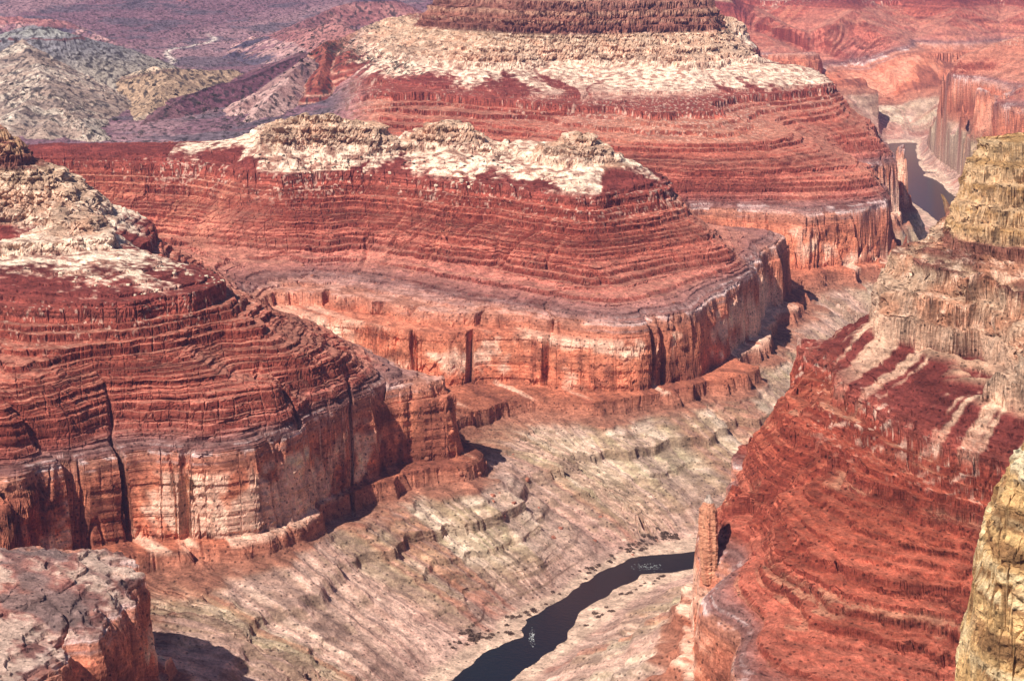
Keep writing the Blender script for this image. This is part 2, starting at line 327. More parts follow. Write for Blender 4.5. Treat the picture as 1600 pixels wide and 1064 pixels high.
def column_terms(x, y, full):
    """height field. returns z, aux dict"""
    S = bil(Sc, x, y); g = bil(Gm, x, y)
    ux = bil(UX, x, y); uy = bil(UY, x, y)
    hm = hillmask(x, y).astype(np.float32)
    far = np.clip(y/3500., 0.6, 3).astype(np.float32)
    # broad spurs and alcoves (metres of horizontal shift)
    w = (36*fbm(x, y, 420, 3, 0) + 18*ridged(x, y, 150, 2, 3))*np.interp(y, [1500, 2900], [.25, 1])*(1-.6*sstep(500, 700, x)*sstep(3700, 3400, y)*sstep(760, 860, S))
    # fluting and joints on the cliffs
    rw = np.exp(-((S-450)/30.)**2)
    cr = sstep(745, 780, S)*(1-hm)
    w += rw*(9*ridged(x, y, 75, 2, 2) - 4) + (3-2*rw)*fbm(x, y, 34, 2, 5)
    w += sstep(2950, 2850, y)*sstep(-330, -390, x)*rw*(24*ridged(x, y, 48, 2, 5))
    b1, e1 = blocks(x, y, 26, 1)
    w += 1.2*b1*sstep(380, 700, S)*(1-rw)
    # narrow deep clefts
    cf = 1-np.abs(fbm(x, y, 150, 2, 6))*14; cf = np.clip(cf, 0, 1)
    w -= 26*cf*sstep(400, 440, S)*sstep(700, 480, S)*sstep(0.1, 0.5, fbm(x, y, 300, 1, 2)+0.35)
    gul = fbm(ux, uy, 95, 3, 4)                # gullies follow the fall lines
    gul2 = fbm(ux, uy, 28, 2, 1)
    slope_lo = sstep(10, 80, S)*sstep(440, 330, S)
    slope_mid = sstep(470, 520, S)*sstep(690, 620, S)
    gr = ridged(ux, uy, 140, 3, 4)
    slope_mid = slope_mid*np.interp(y, [4200, 4600], [1, .6])
    w += slope_lo*(52*gr + 30*gul + 14*gul2) + slope_mid*(26*gr + 12*gul + 3*gul2)
    jk = np.clip(0.10-e1, 0, 1)/0.10
    b3, e3 = blocks(x, y, 11, 3)
    w += sstep(395, 450, S)*(1-hm)*(-7*jk*sstep(.0, .5, b1+.3) + .5*b3)*(1-.85*rw)*(1-.7*cr)
    w += cr*2*b3
    fpm = sstep(1900, 2100, x)*sstep(7900, 8300, y)*sstep(11200, 10800, y)*np.exp(-((S-450)/70.)**2)
    w -= fpm*80*np.clip(vnoise(x/80., y/150., 3)*5, 0, 1)
    w = np.clip(w*sstep(0, 60, S)*(1-0.55*hm), -110, 110)
    Sp = S + g*w
    sd = bil(SD, x, y) + np.interp(y, [6500, 8500], [5, -38]) + 7*fbm(x, y, 30, 2, 4)
    Sp = np.where(sd > 0, np.maximum(Sp, 0.30*np.minimum(sd, 90)), np.maximum(0.35*sd, -12))
    Sp = np.where((sd > 0) & (sd < 45), np.minimum(Sp, 3+0.9*sd+.02*sd*sd), Sp)
    # talus aprons bury the ledges in places
    tal = sstep(-0.12, 0.30, fbm(ux, uy, 150, 3, 7) + 0.28*fbm(x, y, 260, 2, 2) - 0.02 - 0.2*slope_mid + .28*sstep(4250, 4600, y)*slope_mid*sstep(650, 610, S) - .22*gr*(slope_lo+slope_mid))
    stair = np.interp(Sp, KSg, KGg).astype(np.float32); lin = np.zeros_like(stair)
    Sq = Sp + g*(0.8*fbm(x, y, 12, 2, 3))*(1-rw)*(1-.7*cr)
    wn1 = fbm(x, y, 330, 2, 2); wn2 = fbm(x, y, 170, 2, 5)
    spur = sstep(440, 520, x)*sstep(3500, 3300, y)
    for ci_, (c, h, wd, bury) in enumerate(CL):
        if 470 < c < 760: c = c + 9*math.sin(ci_*2.4)*wn1 + 7*math.cos(ci_*4.1)*wn2
        bury = bury*(1-.8*spur)
        if N_SUP <= ci_ < N_CR0: h = h*(1+.15*spur) if h > 4 else h*(1+.5*spur)
        if N_CR0 <= ci_ < N_CR0+3: h = h*(1+.7*spur); wd = wd*(1-.5*spur)
        am = bury.max()
        wS = g*wd*(0.8 if ci_ < N_SUP else 1)
        if ci_ >= N_CR0 and ci_ < N_CR1: wS = g*wd*1.4
        t = np.clip((Sq-c)/wS + 0.5, 0, 1)
        if am > 0:
            tl = np.clip((Sp-c)/(np.maximum(wS, 26)) + 0.5, 0, 1)
            k = bury*tal
            stair += h*(t*(1-k)+tl*k)
        else: stair += h*t
    z = stair - spur*(EX1*np.clip((Sp-486)/172., 0, 1) + EX2*np.clip((Sp-812)/88., 0, 1))
    jx = 26*fbm(x, y, 120, 3, 4); crz, cid, cdd = crest_eval(x+jx, y-jx)
    cz_ = np.maximum(crz - Sp, 0)*sstep(5900, 6100, y); cid = np.where(crz > Sp, cid, -1)
    z = z*(1-hm) + hm*Sp
    z = z + (1-hm)*sstep(10500, 11500, y)*np.maximum(crz - z, 0)
    z = z + (1-hm)*(slope_lo*sstep(15, 90, S)*(11*ridged(ux, uy, 75, 3, 4) + 3.5*ridged(ux, uy, 24, 2, 5)) + slope_mid*(4.5*ridged(ux, uy, 70, 2, 3)))
    # rubble and boulders
    cream = sstep(765, 785, Sp)*sstep(905, 890, Sp)*(1-hm)
    lump = ridged(x, y, 40, 2, 5)
    b2, e2 = blocks(x, y, 15, 2)
    bil1 = np.abs(vnoise(x/34., y/34., 4)); bil2 = np.abs(vnoise(x/15.+5, y/15., 6))
    z = z + cream*(4*lump + 13*np.sqrt(bil1+.001) + 4*np.sqrt(bil2+.001) - 8 + b2)
    brown = sstep(900, 915, Sp)*(1-hm)
    z = z + brown*3*b1
    nw_ = fbm(ux, uy, 95, 3, 6)
    z = z + 16*sstep(-.25, .4, nw_)*sstep(700, 765, Sp)*sstep(778, 768, Sp)*(1-hm)
    z += hm*(cz_ + 10*ridged(x, y, 330, 4, 2, .6) + 6*ridged(ux, uy, 130, 3, 3) + 9*fbm(x, y, 240, 3, 1))
    land = sstep(0, 25, Sp)
    flat = 1/(1+1.6*g*g)
    z = z + land*flat*spur*(1.8*ridged(x, y, 46, 3, 6)+.8*ridged(x, y, 11, 2, 2))
    z = z + land*flat*(3.0*fbm(x, y, 30, 2, 1) + 1.5*slope_lo*ridged(ux, uy, 16, 1, 2))
    if full:
        z = z + land*flat*(1.1*fbm(x, y, 7*1.0, 2, 6)*(0.6+0.4*far) + cream*.5*ridged(x, y, 9, 1, 3))
        # scattered fallen blocks
        bb = vnoise(x/5.2+31, y/5.2, 3)
        z = z + land*flat*np.clip(bb-0.62, 0, 1)*4*(1-rw)
    z = z + dip(y)*np.clip(Sp/450., 0, 1)
    hard = sstep(395, 450, Sp)*(1-hm)*(1-.75*tal*slope_mid) + .6*slope_lo*(1-tal)
    return z, dict(cid=cid, cdd=cdd, hard=hard, S=Sp, ux=ux, uy=uy, tal=tal, hm=hm, cream=cream, rw=rw, gul=gul, g=g, far=far)
# ------------------------------------------------------------------ view-adaptive grid (fine where the slopes are steep)

Q = 1.0
NA, NR1, NR2 = int(1450*Q), int(2600*Q), int(2400*Q)
AMAX, YO = 0.286, 380.0                         # the fan of grid columns starts behind the camera, so the ground runs on past the frame
az = np.linspace(-AMAX, AMAX, NA)
y1 = np.exp(np.linspace(math.log(1000.), math.log(16000.), NR1))
ZC = np.empty((NA, NR1), np.float32)
st = 2
azc = az[::st]
Z1 = np.empty((len(azc), NR1), np.float32)
for i in range(0, len(azc), 100):
    a = azc[i:i+100, None]; yy = np.broadcast_to(y1[None], (len(a), NR1))
    Z1[i:i+100] = column_terms(a*(yy+YO), yy, False)[0]
el = (Z1-CAM_H)/y1[None]
em = .5*(el[:, 1:]+el[:, :-1])
dens = np.abs(np.diff(el, axis=1))*(.04+.96*sstep(-.47, -.44, em)*sstep(-.005, -.03, em))
dy = np.diff(np.log(y1))[None]
dens = dens + 0.03*dy
dens = np.minimum(dens, 0.012)
kk = 6
dens = (np.cumsum(np.pad(dens, ((kk+1, kk), (0, 0)), mode='edge'), 0)); dens = (dens[2*kk+1:]-dens[:-2*kk-1])/(2*kk+1)
kr = 2
dens = np.cumsum(np.pad(dens, ((0, 0), (kr+1, kr)), mode='edge'), 1); dens = (dens[:, 2*kr+1:]-dens[:, :-2*kr-1])/(2*kr+1)
cumd = np.concatenate([np.zeros((len(azc), 1)), np.cumsum(dens, 1)], 1); cumd /= cumd[:, -1:]
anch = np.array([1000, 1400, 1750, 2100, 2600, 3050, 3600, 4300, 5000, 5800, 7200, 9000, 12000, 16000.])
Fa = np.stack([np.interp(anch, y1, cumd[i]) for i in range(len(azc))])
for _ in range(3):
    Fp = np.cumsum(np.pad(Fa, ((46, 45), (0, 0)), mode='edge'), 0); Fa2 = (Fp[91:]-Fp[:-91])/91; Fa = np.concatenate([Fa2, Fa2[-1:]])[:len(azc)] if len(Fa2) < len(azc) else Fa2[:len(azc)]
for i in range(len(azc)):
    old = np.interp(anch, y1, cumd[i]); cumd[i] = np.interp(cumd[i], np.maximum.accumulate(old+np.arange(len(anch))*1e-9), Fa[i])
frac = np.linspace(0, 1, NR2)
Rr = np.stack([np.interp(frac, cumd[i], y1) for i in range(len(azc))])
kb = 6
for _ in range(2):
    Rp = np.cumsum(np.pad(Rr, ((kb+1, kb), (0, 0)), mode='edge'), 0); Rr = (Rp[2*kb+1:]-Rp[:-2*kb-1])/(2*kb+1)
Rfull = np.empty((NA, NR2))
for j in range(NR2): Rfull[:, j] = np.interp(az, azc, Rr[:, j])
print('adaptive', round(time.time()-T0, 1), flush=True)
X = az[:, None]*(Rfull+YO); Y = Rfull; Z = np.empty((NA, NR2), np.float32)
AUX = {k: np.empty((NA, NR2), np.float32) for k in ('hard', 'cid', 'cdd', 'S', 'ux', 'uy', 'tal', 'hm', 'cream', 'rw', 'gul', 'g')}
for i in range(0, NA, 100):
    z, ax = column_terms(X[i:i+100], Y[i:i+100], True)
    Z[i:i+100] = z
    for k in AUX: AUX[k][i:i+100] = ax[k]
# harder beds stand proud of the cliff faces (pushed outwards, away from the hill)
r3 = np.random.RandomState(5); bt2 = r3.rand(4096).astype(np.float32)
def bandt(zs, th, off):
    q = zs/th + off; i = np.floor(q).astype(np.int32); f = sstep(.35, .65, q-i)
    return bt2[i & 4095]*(1-f) + bt2[(i+1) & 4095]*f
X = X.astype(np.float32); Y = Y.astype(np.float32)
for i in range(0, NA, 100):
    sl = slice(i, i+100); x, y, z = X[sl], Y[sl], Z[sl]
    gx = bil(gx_, x, y); gy = bil(gy_, x, y); g = np.sqrt(gx*gx+gy*gy)+1e-5
    zs = z - dip(y).astype(np.float32)*np.clip(AUX['S'][sl]/450, 0, 1) + 4*fbm(x, y, 300, 2, 1)
    near = np.interp(y, [1400, 2200], [.75, 1])
    brk = 0.6+0.7*fbm(x, y, 45, 2, 4)
    Sg = AUX['S'][sl]; rwf = sstep(400, 425, Sg)*sstep(470, 455, Sg); crf = sstep(760, 775, Sg)*(1-AUX['hm'][sl]); stp = sstep(.25, .8, AUX['g'][sl])
    u_ = (gy*x - gx*y)/g                     # runs along the face
    u_ = np.where(np.abs(gy) > np.abs(gx), x, y) + .3*np.where(np.abs(gy) > np.abs(gx), y, x)
    bk1, ek1 = blocks(u_, zs*1.15, 17, 2); bk2, ek2 = blocks(u_+40, zs*1.3, 7.5, 5)
    bk3, ek3 = blocks(u_/1.9+11, zs*1.2, 16, 6)
    crk = 1-np.abs(fbm(u_*1.0, zs*.16, 42, 3, 2, .6))*9; crk = np.clip(crk, 0, 1)
    crf = crf*np.interp(y, [1750, 3300, 4300], [.30, .75, 1]); face = rwf*(9*fbm(u_, zs*.8, 75, 3, 3) + 3*bk1*sstep(-.1, .3, fbm(u_, zs, 90, 2, 6)) - 9*crk*sstep(-.15, .2, fbm(u_, zs, 130, 1, 1))) \
        + crf*(20*np.sqrt(np.abs(vnoise(u_/30., zs/22., 4))+.001) + 9*np.sqrt(np.abs(vnoise(u_/12., zs/10., 6))+.001) - 14 + 3*bk1 - 7*np.clip(.12-ek1, 0, 1)/.12 + 2.4*bk2 - 3*np.clip(.12-ek2, 0, 1)/.12) \
        + sstep(470, 490, Sg)*(1-crf)*(1-AUX['hm'][sl])*(1.2*bk3 + .5*bk2 - 2.5*np.clip(.05-ek3, 0, 1)/.05)*(1-.7*AUX['tal'][sl])
    d = (7.0*(bandt(zs, 11, 100)-.5) + 5.0*(bandt(zs, 4.6, 700)-.5) + 2.6*(bandt(zs, 2.2, 300)-.5))*near*AUX['hard'][sl]*brk*(1-.45*rwf) + face
    X[sl] = x - gx/g*d; Y[sl] = y - gy/g*d
print('height', round(time.time()-T0, 1), flush=True)

# ------------------------------------------------------------------ rock colours (albedo), by level in the rock series
def lerp(a, b, t): return a + (b-a)*t[..., None]
def C(*v): return np.array(v, np.float32)
ROCK = [(180, .26, .18, .13), (198, .50, .35, .27), (225, .44, .30, .23), (250, .42, .31, .21), (270, .50, .41, .28), (290, .58, .49, .33), (303, .36, .28, .19), (318, .40, .30, .20), (330, .55, .45, .30),
        (343, .42, .29, .20), (352, .42, .23, .16), (380, .43, .21, .14), (392, .48, .22, .14), (420, .60, .27, .17), (470, .62, .30, .19), (508, .56, .26, .17), (520, .54, .27, .18), (545, .52, .29, .21), (551, .46, .28, .23),
        (562, .42, .22, .18), (585, .43, .20, .15), (640, .44, .185, .13), (700, .42, .165, .115), (742, .34, .13, .095), (765, .27, .095, .075), (792, .26, .09, .072),
        (799, .46, .31, .22), (820, .58, .42, .31), (900, .56, .41, .29), (908, .31, .155, .115), (960, .34, .18, .13), (1010, .32, .17, .13), (1090, .50, .36, .22), (1500, .5, .36, .24)]
ROCK = np.array(ROCK, np.float32)
bandtab = r2.rand(4096).astype(np.float32)
def band(zs, thick):                           # bed to bed variation
    q = zs/thick + 500; i = np.floor(q).astype(np.int32); f = q-i
    f = sstep(0.3, 0.7, f)
    return bandtab[i & 4095]*(1-f) + bandtab[(i+1) & 4095]*f
def rock_colour(X, Y, Z, A):
    S, hm, tal, ux, uy = A['S'], A['hm'], A['tal'], A['ux'], A['uy']
    zs = Z - dip(Y).astype(np.float32)*np.clip(S/450, 0, 1)
    U_ = X+.35*Y; V_ = .9*Y+1.1*zs
    n1 = fbm(X, Y, 300, 3, 1); n2 = fbm(U_, V_, 60, 3, 2); n3 = fbm(U_, V_, 13, 3, 3); nu = fbm(ux, uy, 70, 3, 5); nu2 = fbm(ux, uy, 22, 2, 2)
    zq = zs + 5*n1 + 1.5*n2
    c = np.stack([np.interp(zq, ROCK[:, 0], ROCK[:, k]) for k in (1, 2, 3)], -1).astype(np.float32)
    bb = band(zq, 4.2)*0.6 + band(zq+900, 11)*0.4
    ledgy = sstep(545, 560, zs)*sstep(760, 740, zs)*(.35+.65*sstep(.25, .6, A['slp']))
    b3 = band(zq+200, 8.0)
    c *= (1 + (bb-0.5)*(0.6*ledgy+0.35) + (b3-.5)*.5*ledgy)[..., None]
    c = lerp(c, C(.17, .045, .035), ledgy*(1-.6*tal)*sstep(.22, .10, band(zq+41, 3.4))*0.7)  # thin dark soft-bed lines, painted in for the undercut shadow below ledges
    # pale grey-pink bands at the top of the great cliff
    gb = sstep(522, 530, zq)*sstep(566, 552, zq)*(.25+.75*sstep(.3, .9, A['g']))
    c = lerp(c, C(.62, .50, .45), gb*sstep(.45, .6, band(zq, 3.4))*sstep(-.25, .15, n2+.5*n3)*0.8)
    c = lerp(c, C(.26, .13, .11), gb*sstep(.4, .25, band(zq+300, 4.0))*0.6)
    # the great cliff: fresh salmon and cream scars, dark varnish streaks running down
    rw = sstep(375, 390, zq)*sstep(518, 500, zq)
    va = fbm(X, Y, 260, 2, 3) ; vb = fbm(U_, zs*.25, 26, 3, 6); vz = fbm(X+0.8*Y, zs*1.3, 90, 4, 2, .6)
    c = lerp(c, C(.76, .53, .40), rw*sstep(0.02, 0.22, 0.5*va+0.8*vz+0.06*vb)*(0.9-.65*sstep(7500, 9000, Y)))
    c = lerp(c, C(.27, .12, .085), rw*sstep(0.05, 0.30, -va*0.5+0.35*vb-0.5*vz)*0.7)
    # debris on the slopes below and above the cliff
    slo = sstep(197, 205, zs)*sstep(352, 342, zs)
    c = lerp(c, C(.60, .40, .32), slo*np.clip(tal*1.0+0.1, 0, 1)*0.8)
    nu3 = fbm(ux, uy, 13, 2, 4)
    c = lerp(c, C(.72, .54, .43), slo*sstep(.05, .35, nu3+.2*nu)*.5); c = lerp(c, C(.32, .23, .18), slo*sstep(.08, .4, -nu3+.2*n3)*.5)
    c = lerp(c, C(.38, .27, .21), slo*sstep(.1, .5, nu2)*0.55)
    c = lerp(c, C(.66, .54, .42), slo*sstep(235, 270, zs)*(1-tal)*sstep(-.1, .35, n2+nu)*0.6)
    c = lerp(c, C(.44, .18, .12), slo*sstep(.15, .45, -nu+0.3*n1)*0.45)
    sup = sstep(556, 575, zs)*sstep(735, 720, zs)
    c = lerp(c, C(.50, .26, .19), sup*tal*0.55)
    c = lerp(c, C(.58, .30, .20), sup*sstep(.2, .45, nu)*0.5)
    c = lerp(c, C(.36, .25, .22), sstep(548, 556, zs)*sstep(575, 563, zs)*0.3*sstep(-.2, .2, n1))
    sq = .65*X-.76*Y; sp_ = .76*X+.65*Y
    st_ = sstep(.04, .20, vnoise(sq/26.+.3*n2, sp_/380., 3)*.6+vnoise(sq/9., sp_/160., 5)*.3+.12*n3)*sstep(640, 730, S)*sstep(772, 766, S)*sstep(3500, 3350, Y)*sstep(450, 560, X)
    c = lerp(c, C(.66, .48, .35), st_*.85)
    stp = sstep(.45, 1.1, A['slp']); trd = sstep(.30, .10, A['slp'])
    spr = sstep(3400, 3250, Y)*sstep(150, 260, X)
    c = lerp(c, C(.46, .15, .085), sup*spr*.55)
    c = lerp(c, C(.50, .30, .20), sup*spr*sstep(.62, .78, band(zq+60, 6.5))*sstep(-.2, .2, n2)*.7)
    c = lerp(c, C(.26, .075, .045), sup*spr*sstep(.35, .22, band(zq+160, 5.0))*.7)
    c = lerp(c, C(.30, .095, .065), sup*stp*.62); c = lerp(c, C(.56, .32, .23), sup*trd*.5*(1-.75*spr))
    c = lerp(c, C(.17, .05, .035), sup*stp*sstep(.1, .3, n3+.3*n2)*.6)
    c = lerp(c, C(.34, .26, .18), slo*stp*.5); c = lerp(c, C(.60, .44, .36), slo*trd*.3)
    # cream debris cones spilling over the dark red shale
    cone = sstep(686, 704, S)*sstep(782, 774, S)
    nw = fbm(ux, uy, 95, 3, 6)
    k = sstep(-.30, .22, .42*n3 + .25*n2 + nw*1.9 + 0.3*nu2 + (S-745)/80. + 0.30*sstep(-300,-700,X)*sstep(4300,4000,Y) + .34*sstep(4200,4600,Y) + .05*sstep(6000,6400,Y) - 1.3*sstep(205,235,X)*sstep(4300,4500,Y)*sstep(5900,5700,Y) - 1.1*sstep(-640,-760,X)*sstep(4300,4500,Y)*sstep(5900,5700,Y) - .45*sstep(450,560,X)*sstep(3500,3350,Y))*cone
    k = k*(1-sstep(3500, 3350, Y)*sstep(450, 560, X))
    c = lerp(c, C(.72, .57, .44), k*(0.62+0.38*sstep(-.35, .2, n3)))
    c = lerp(c, C(.46, .24, .17), k*sstep(.12, .38, -n3-.3*nu2)*.55)
    k = sstep(610, 700, S)*(1-cone)*sstep(770, 700, S)*sstep(.62, .72, vnoise(U_/6., V_/6., 2)+0.6*nw)
    c = lerp(c, C(.72, .58, .46), k*0.7)
    cr = A['cream']
    c = lerp(c, C(.42, .24, .15), cr*sstep(3500, 3350, Y)*(X > 450)*sstep(.3, .9, A['slp'])*sstep(-.25, .25, n2)*.6)
    kn = sstep(3000, 2900, Y)*sstep(-300, -380, X)*sstep(540, 552, zs)
    c = lerp(c, C(.56, .44, .35), kn*sstep(-.2, .25, n2+.4*n3)*.8); c = lerp(c, C(.30, .24, .21), kn*sstep(.1, .4, -n2)*.7)
    c = lerp(c, C(.50, .29, .19), cr*sstep(-.05, .3, n2+0.35*n3)*(0.38+.42*(X > 500)*(Y < 3600)))
    c = lerp(c, C(.75, .64, .51), cr*sstep(.1, .5, n3)*0.4)
    br = sstep(905, 912, S)*(1-hm)
    c = lerp(c, C(.55, .38, .27), br*sstep(.6, .8, band(zq, 7))*0.6)
    near = np.clip((X-560)/120., 0, 1)*sstep(3700, 3400, Y)
    c = lerp(c, C(.66, .50, .31), br*near*0.7)
    c = lerp(c, C(.42, .27, .13), br*near*sstep(.55, .3, band(zq+77, 9))*0.8)
    tn = sstep(1800, 1740, Y)*sstep(300, 330, X)
    c = lerp(c, C(.62, .44, .24), tn*.95)
    c = lerp(c, C(.30, .17, .09), tn*sstep(.5, .35, band(zq+77, 7))*0.7)
    c = lerp(c, C(.72, .58, .38), tn*np.maximum(sstep(.7, .85, band(zq, 9)), sstep(.1,.4,n2))*0.8)
    c = lerp(c, C(.78, .68, .50), tn*sstep(1140, 1155, zs)*.8)
    lm = sstep(4500, 4300, Y)*sstep(-650, -750, X)
    c = lerp(c, C(.52, .37, .23), br*lm*sstep(-.3, .3, n3)*.8)
    # the smooth hills: grey sage, buff and mauve shales in tilted bands
    cid, cdd = A['cid'], A['cdd']
    tilt = zs - .16*X + 26*n1 + 5*n2
    def pal(*rows): return [C(*r) for r in rows]
    hc = np.empty_like(c); hc[:] = C(.30, .19, .20)
    hc = lerp(hc, C(.40, .27, .26), sstep(.4, .7, band(tilt+3000, 38.))*.8)
    hc = lerp(hc, C(.17, .15, .16), sstep(.0, .35, n1+.5*n2)*.7)
    def put(ids, col, t): 
        nonlocal hc
        m = np.isin(cid.astype(int), ids)*t
        hc = lerp(hc, col, np.clip(m, 0, 1).astype(np.float32))
    one = np.ones_like(zs)
    put([0], C(.29, .265, .255), one); put([0], C(.42, .36, .29), sstep(240, 520, cdd)*.9); put([0], C(.22, .10, .09), sstep(34, 20, cdd+12*n2)*sstep(880, 900, zs)); put([0], C(.40, .38, .33), sstep(40, 60, cdd)*sstep(150, 100, cdd)*.8); put([0], C(.22, .12, .11), sstep(150, 158, cdd+14*n2)*sstep(176, 166, cdd+14*n2))
    put([1, 2], C(.46, .34, .24), one); put([1, 2], C(.62, .50, .38), sstep(.55, .8, band(tilt+200, 13))*.8); put([1, 2], C(.24, .15, .12), sstep(.3, .15, band(tilt+900, 15))*.8)
    put([3, 4, 5, 6], C(.44, .34, .27), one); put([3, 4, 5, 6], C(.60, .52, .42), sstep(-.05, .3, nu+.3*n2)*.7); put([3, 4, 5, 6], C(.25, .20, .17), sstep(.1, .4, n2-nu)*.6)
    put([7], C(.23, .125, .14), one); put([7], C(.14, .08, .09), sstep(16, 8, cdd)); put([7], C(.48, .34, .25), sstep(18, 24, cdd)*sstep(-.3, .1, -(X+900)/400.)*0); put([7], C(.32, .20, .19), sstep(0, .4, nu)*.6)
    put([8, 9], C(.44, .29, .25), one); put([8, 9], C(.58, .42, .36), sstep(-.1, .3, nu)*.7); put([8, 9], C(.22, .15, .16), sstep(.1, .35, -nu+.4*n2)*.7)
    put([10, 11, 12], C(.36, .15, .11), one); put([10, 11, 12], C(.52, .34, .26), sstep(.45, .6, band(cdd+6*n2+50, 16))*.8); put([10, 11, 12], C(.20, .07, .06), sstep(.35, .2, band(cdd+6*n2+450, 12))*.8)
    far_ids = list(range(13, 24))
    put(far_ids, C(.34, .21, .21), one); put(far_ids, C(.56, .38, .33), sstep(-.1, .3, nu+.3*n2)*.8); put(far_ids, C(.13, .12, .15), sstep(-.05, .3, 1.6*n1-.3*nu+.4*n3)*.85); put(far_ids, C(.42, .20, .17), sstep(.55, .75, band(zs+20*n1+900, 44))*.6)
    wash = np.exp(-((X-(-1690+60*np.sin(Y/160.)+.05*(Y-9500)))/16.)**2)*sstep(8900, 9200, Y)*sstep(10900, 10300, Y)
    hc = lerp(hc, C(.72, .62, .52), wash*.9)
    speck = sstep(.34, .5, vnoise(X/10., Y/20., 5)+.35*n2)
    hc = lerp(hc, C(.07, .065, .06), speck*.75)
    c = lerp(c, hc, hm)
    # river sand and banks
    c = lerp(c, C(.62, .47, .36), sstep(203, 199, zs)*sstep(190, 195, zs)*(1-hm))
    c *= (1+0.36*n3+0.16*n2)[..., None]
    c = C(1.28, 1.33, 1.48)*np.maximum(c, .001)**1.48
    return np.clip(c, .01, .9)

dZ = np.zeros_like(Z); dZ[:, 1:-1] = (Z[:, 2:]-Z[:, :-2])/np.maximum(np.abs(Rfull[:, 2:]-Rfull[:, :-2]), .05); AUX['slp'] = dZ
del dZ
COL = np.empty(X.shape+(3,), np.float32)
for i in range(0, NA, 100):
    sl = slice(i, i+100)
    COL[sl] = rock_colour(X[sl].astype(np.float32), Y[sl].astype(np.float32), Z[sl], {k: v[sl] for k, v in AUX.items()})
print('colour', round(time.time()-T0, 1), flush=True)

# ------------------------------------------------------------------ materials
def nodes(name):
    m = bpy.data.materials.new(name); m.use_nodes = True
    return m, m.node_tree, m.node_tree.nodes['Principled BSDF']
def terrain_material():
    m, nt, bs = nodes('canyon_rock'); N, Lk = nt.nodes, nt.links
    at = N.new('ShaderNodeAttribute'); at.attribute_name = 'albedo'
    tc = N.new('ShaderNodeTexCoord')
    def noise(scale, detail, rough, vec=None):
        n = N.new('ShaderNodeTexNoise'); n.inputs['Scale'].default_value = scale; n.inputs['Detail'].default_value = detail; n.inputs['Roughness'].default_value = rough
        Lk.new(vec or tc.outputs['Object'], n.inputs['Vector']); return n
    mp = N.new('ShaderNodeMapping'); mp.inputs['Scale'].default_value = (0.25, 0.25, 1.6); Lk.new(tc.outputs['Object'], mp.inputs[0])
    bed = noise(0.16, 4, 0.6, mp.outputs[0])
    rub = noise(0.20, 6, 0.74); pat = noise(0.03, 5, 0.65)
    def rng_(src, a, b, c, d):
        r = N.new('ShaderNodeMapRange'); r.inputs[1].default_value = a; r.inputs[2].default_value = b; r.inputs[3].default_value = c; r.inputs[4].default_value = d
        Lk.new(src, r.inputs[0]); return r.outputs[0]
    def mul(col, f):
        v = N.new('ShaderNodeVectorMath'); v.operation = 'SCALE'; Lk.new(col, v.inputs[0]); Lk.new(f, v.inputs['Scale']); return v.outputs[0]
    c = mul(at.outputs['Color'], rng_(bed.outputs[0], .3, .7, .78, 1.22))
    c = mul(c, rng_(rub.outputs[0], .3, .7, .52, 1.50))
    c = mul(c, rng_(pat.outputs[0], .3, .7, .85, 1.16))
    vo = N.new('ShaderNodeTexVoronoi'); vo.inputs['Scale'].default_value = 0.085; Lk.new(tc.outputs['Object'], vo.inputs['Vector'])
    c = mul(c, rng_(vo.outputs['Distance'], .15, .24, .36, 1.0))
    Lk.new(c, bs.inputs['Base Color']); bs.inputs['Roughness'].default_value = 0.95
    bs.inputs['Specular IOR Level'].default_value = 0.1
    b1 = N.new('ShaderNodeBump'); b1.inputs['Strength'].default_value = 0.9; b1.inputs['Distance'].default_value = 5.0; Lk.new(rub.outputs[0], b1.inputs['Height'])
    b2 = N.new('ShaderNodeBump'); b2.inputs['Strength'].default_value = 0.8; b2.inputs['Distance'].default_value = 2.5; Lk.new(bed.outputs[0], b2.inputs['Height']); Lk.new(b1.outputs[0], b2.inputs['Normal'])
    Lk.new(b2.outputs[0], bs.inputs['Normal'])
    return m
MT = terrain_material()

# ------------------------------------------------------------------ split the ground into its landforms
def label_grid():
    hi = P[:, 2] >= 440
    px_, py_, fl = P[hi, 0], P[hi, 1], PF[hi]
    names = sorted(set(fl)); ids = np.array([names.index(f) for f in fl])
    st_ = 2
    gx, gy = CXX[::st_, ::st_], CYY[::st_, ::st_]
    out = np.empty(gx.size, np.int32); xf, yf = gx.ravel(), gy.ravel()
    for i in range(0, gx.size, 20000):
        d = (xf[i:i+20000, None]-px_[None])**2 + (yf[i:i+20000, None]-py_[None])**2
        out[i:i+20000] = ids[d.argmin(1)]
    return out.reshape(gx.shape), names, st_
LG, LN, LS = label_grid()
ix = np.clip(((X-GX0)/(CD*LS)+0.5).astype(int), 0, LG.shape[1]-1); iy = np.clip(((Y-GY0)/(CD*LS)+0.5).astype(int), 0, LG.shape[0]-1)
lab = LG[iy, ix]
FLOOR = len(LN)
lab = np.where((AUX['S'] < 400) & (AUX['hm'] < 0.5), FLOOR, lab)
xr = np.interp(Y, poly[:len(lbw), 1][np.argsort(poly[:len(lbw), 1])], poly[:len(lbw), 0][np.argsort(poly[:len(lbw), 1])])
lab = np.where((lab == FLOOR) & (X > xr), FLOOR+1, lab)
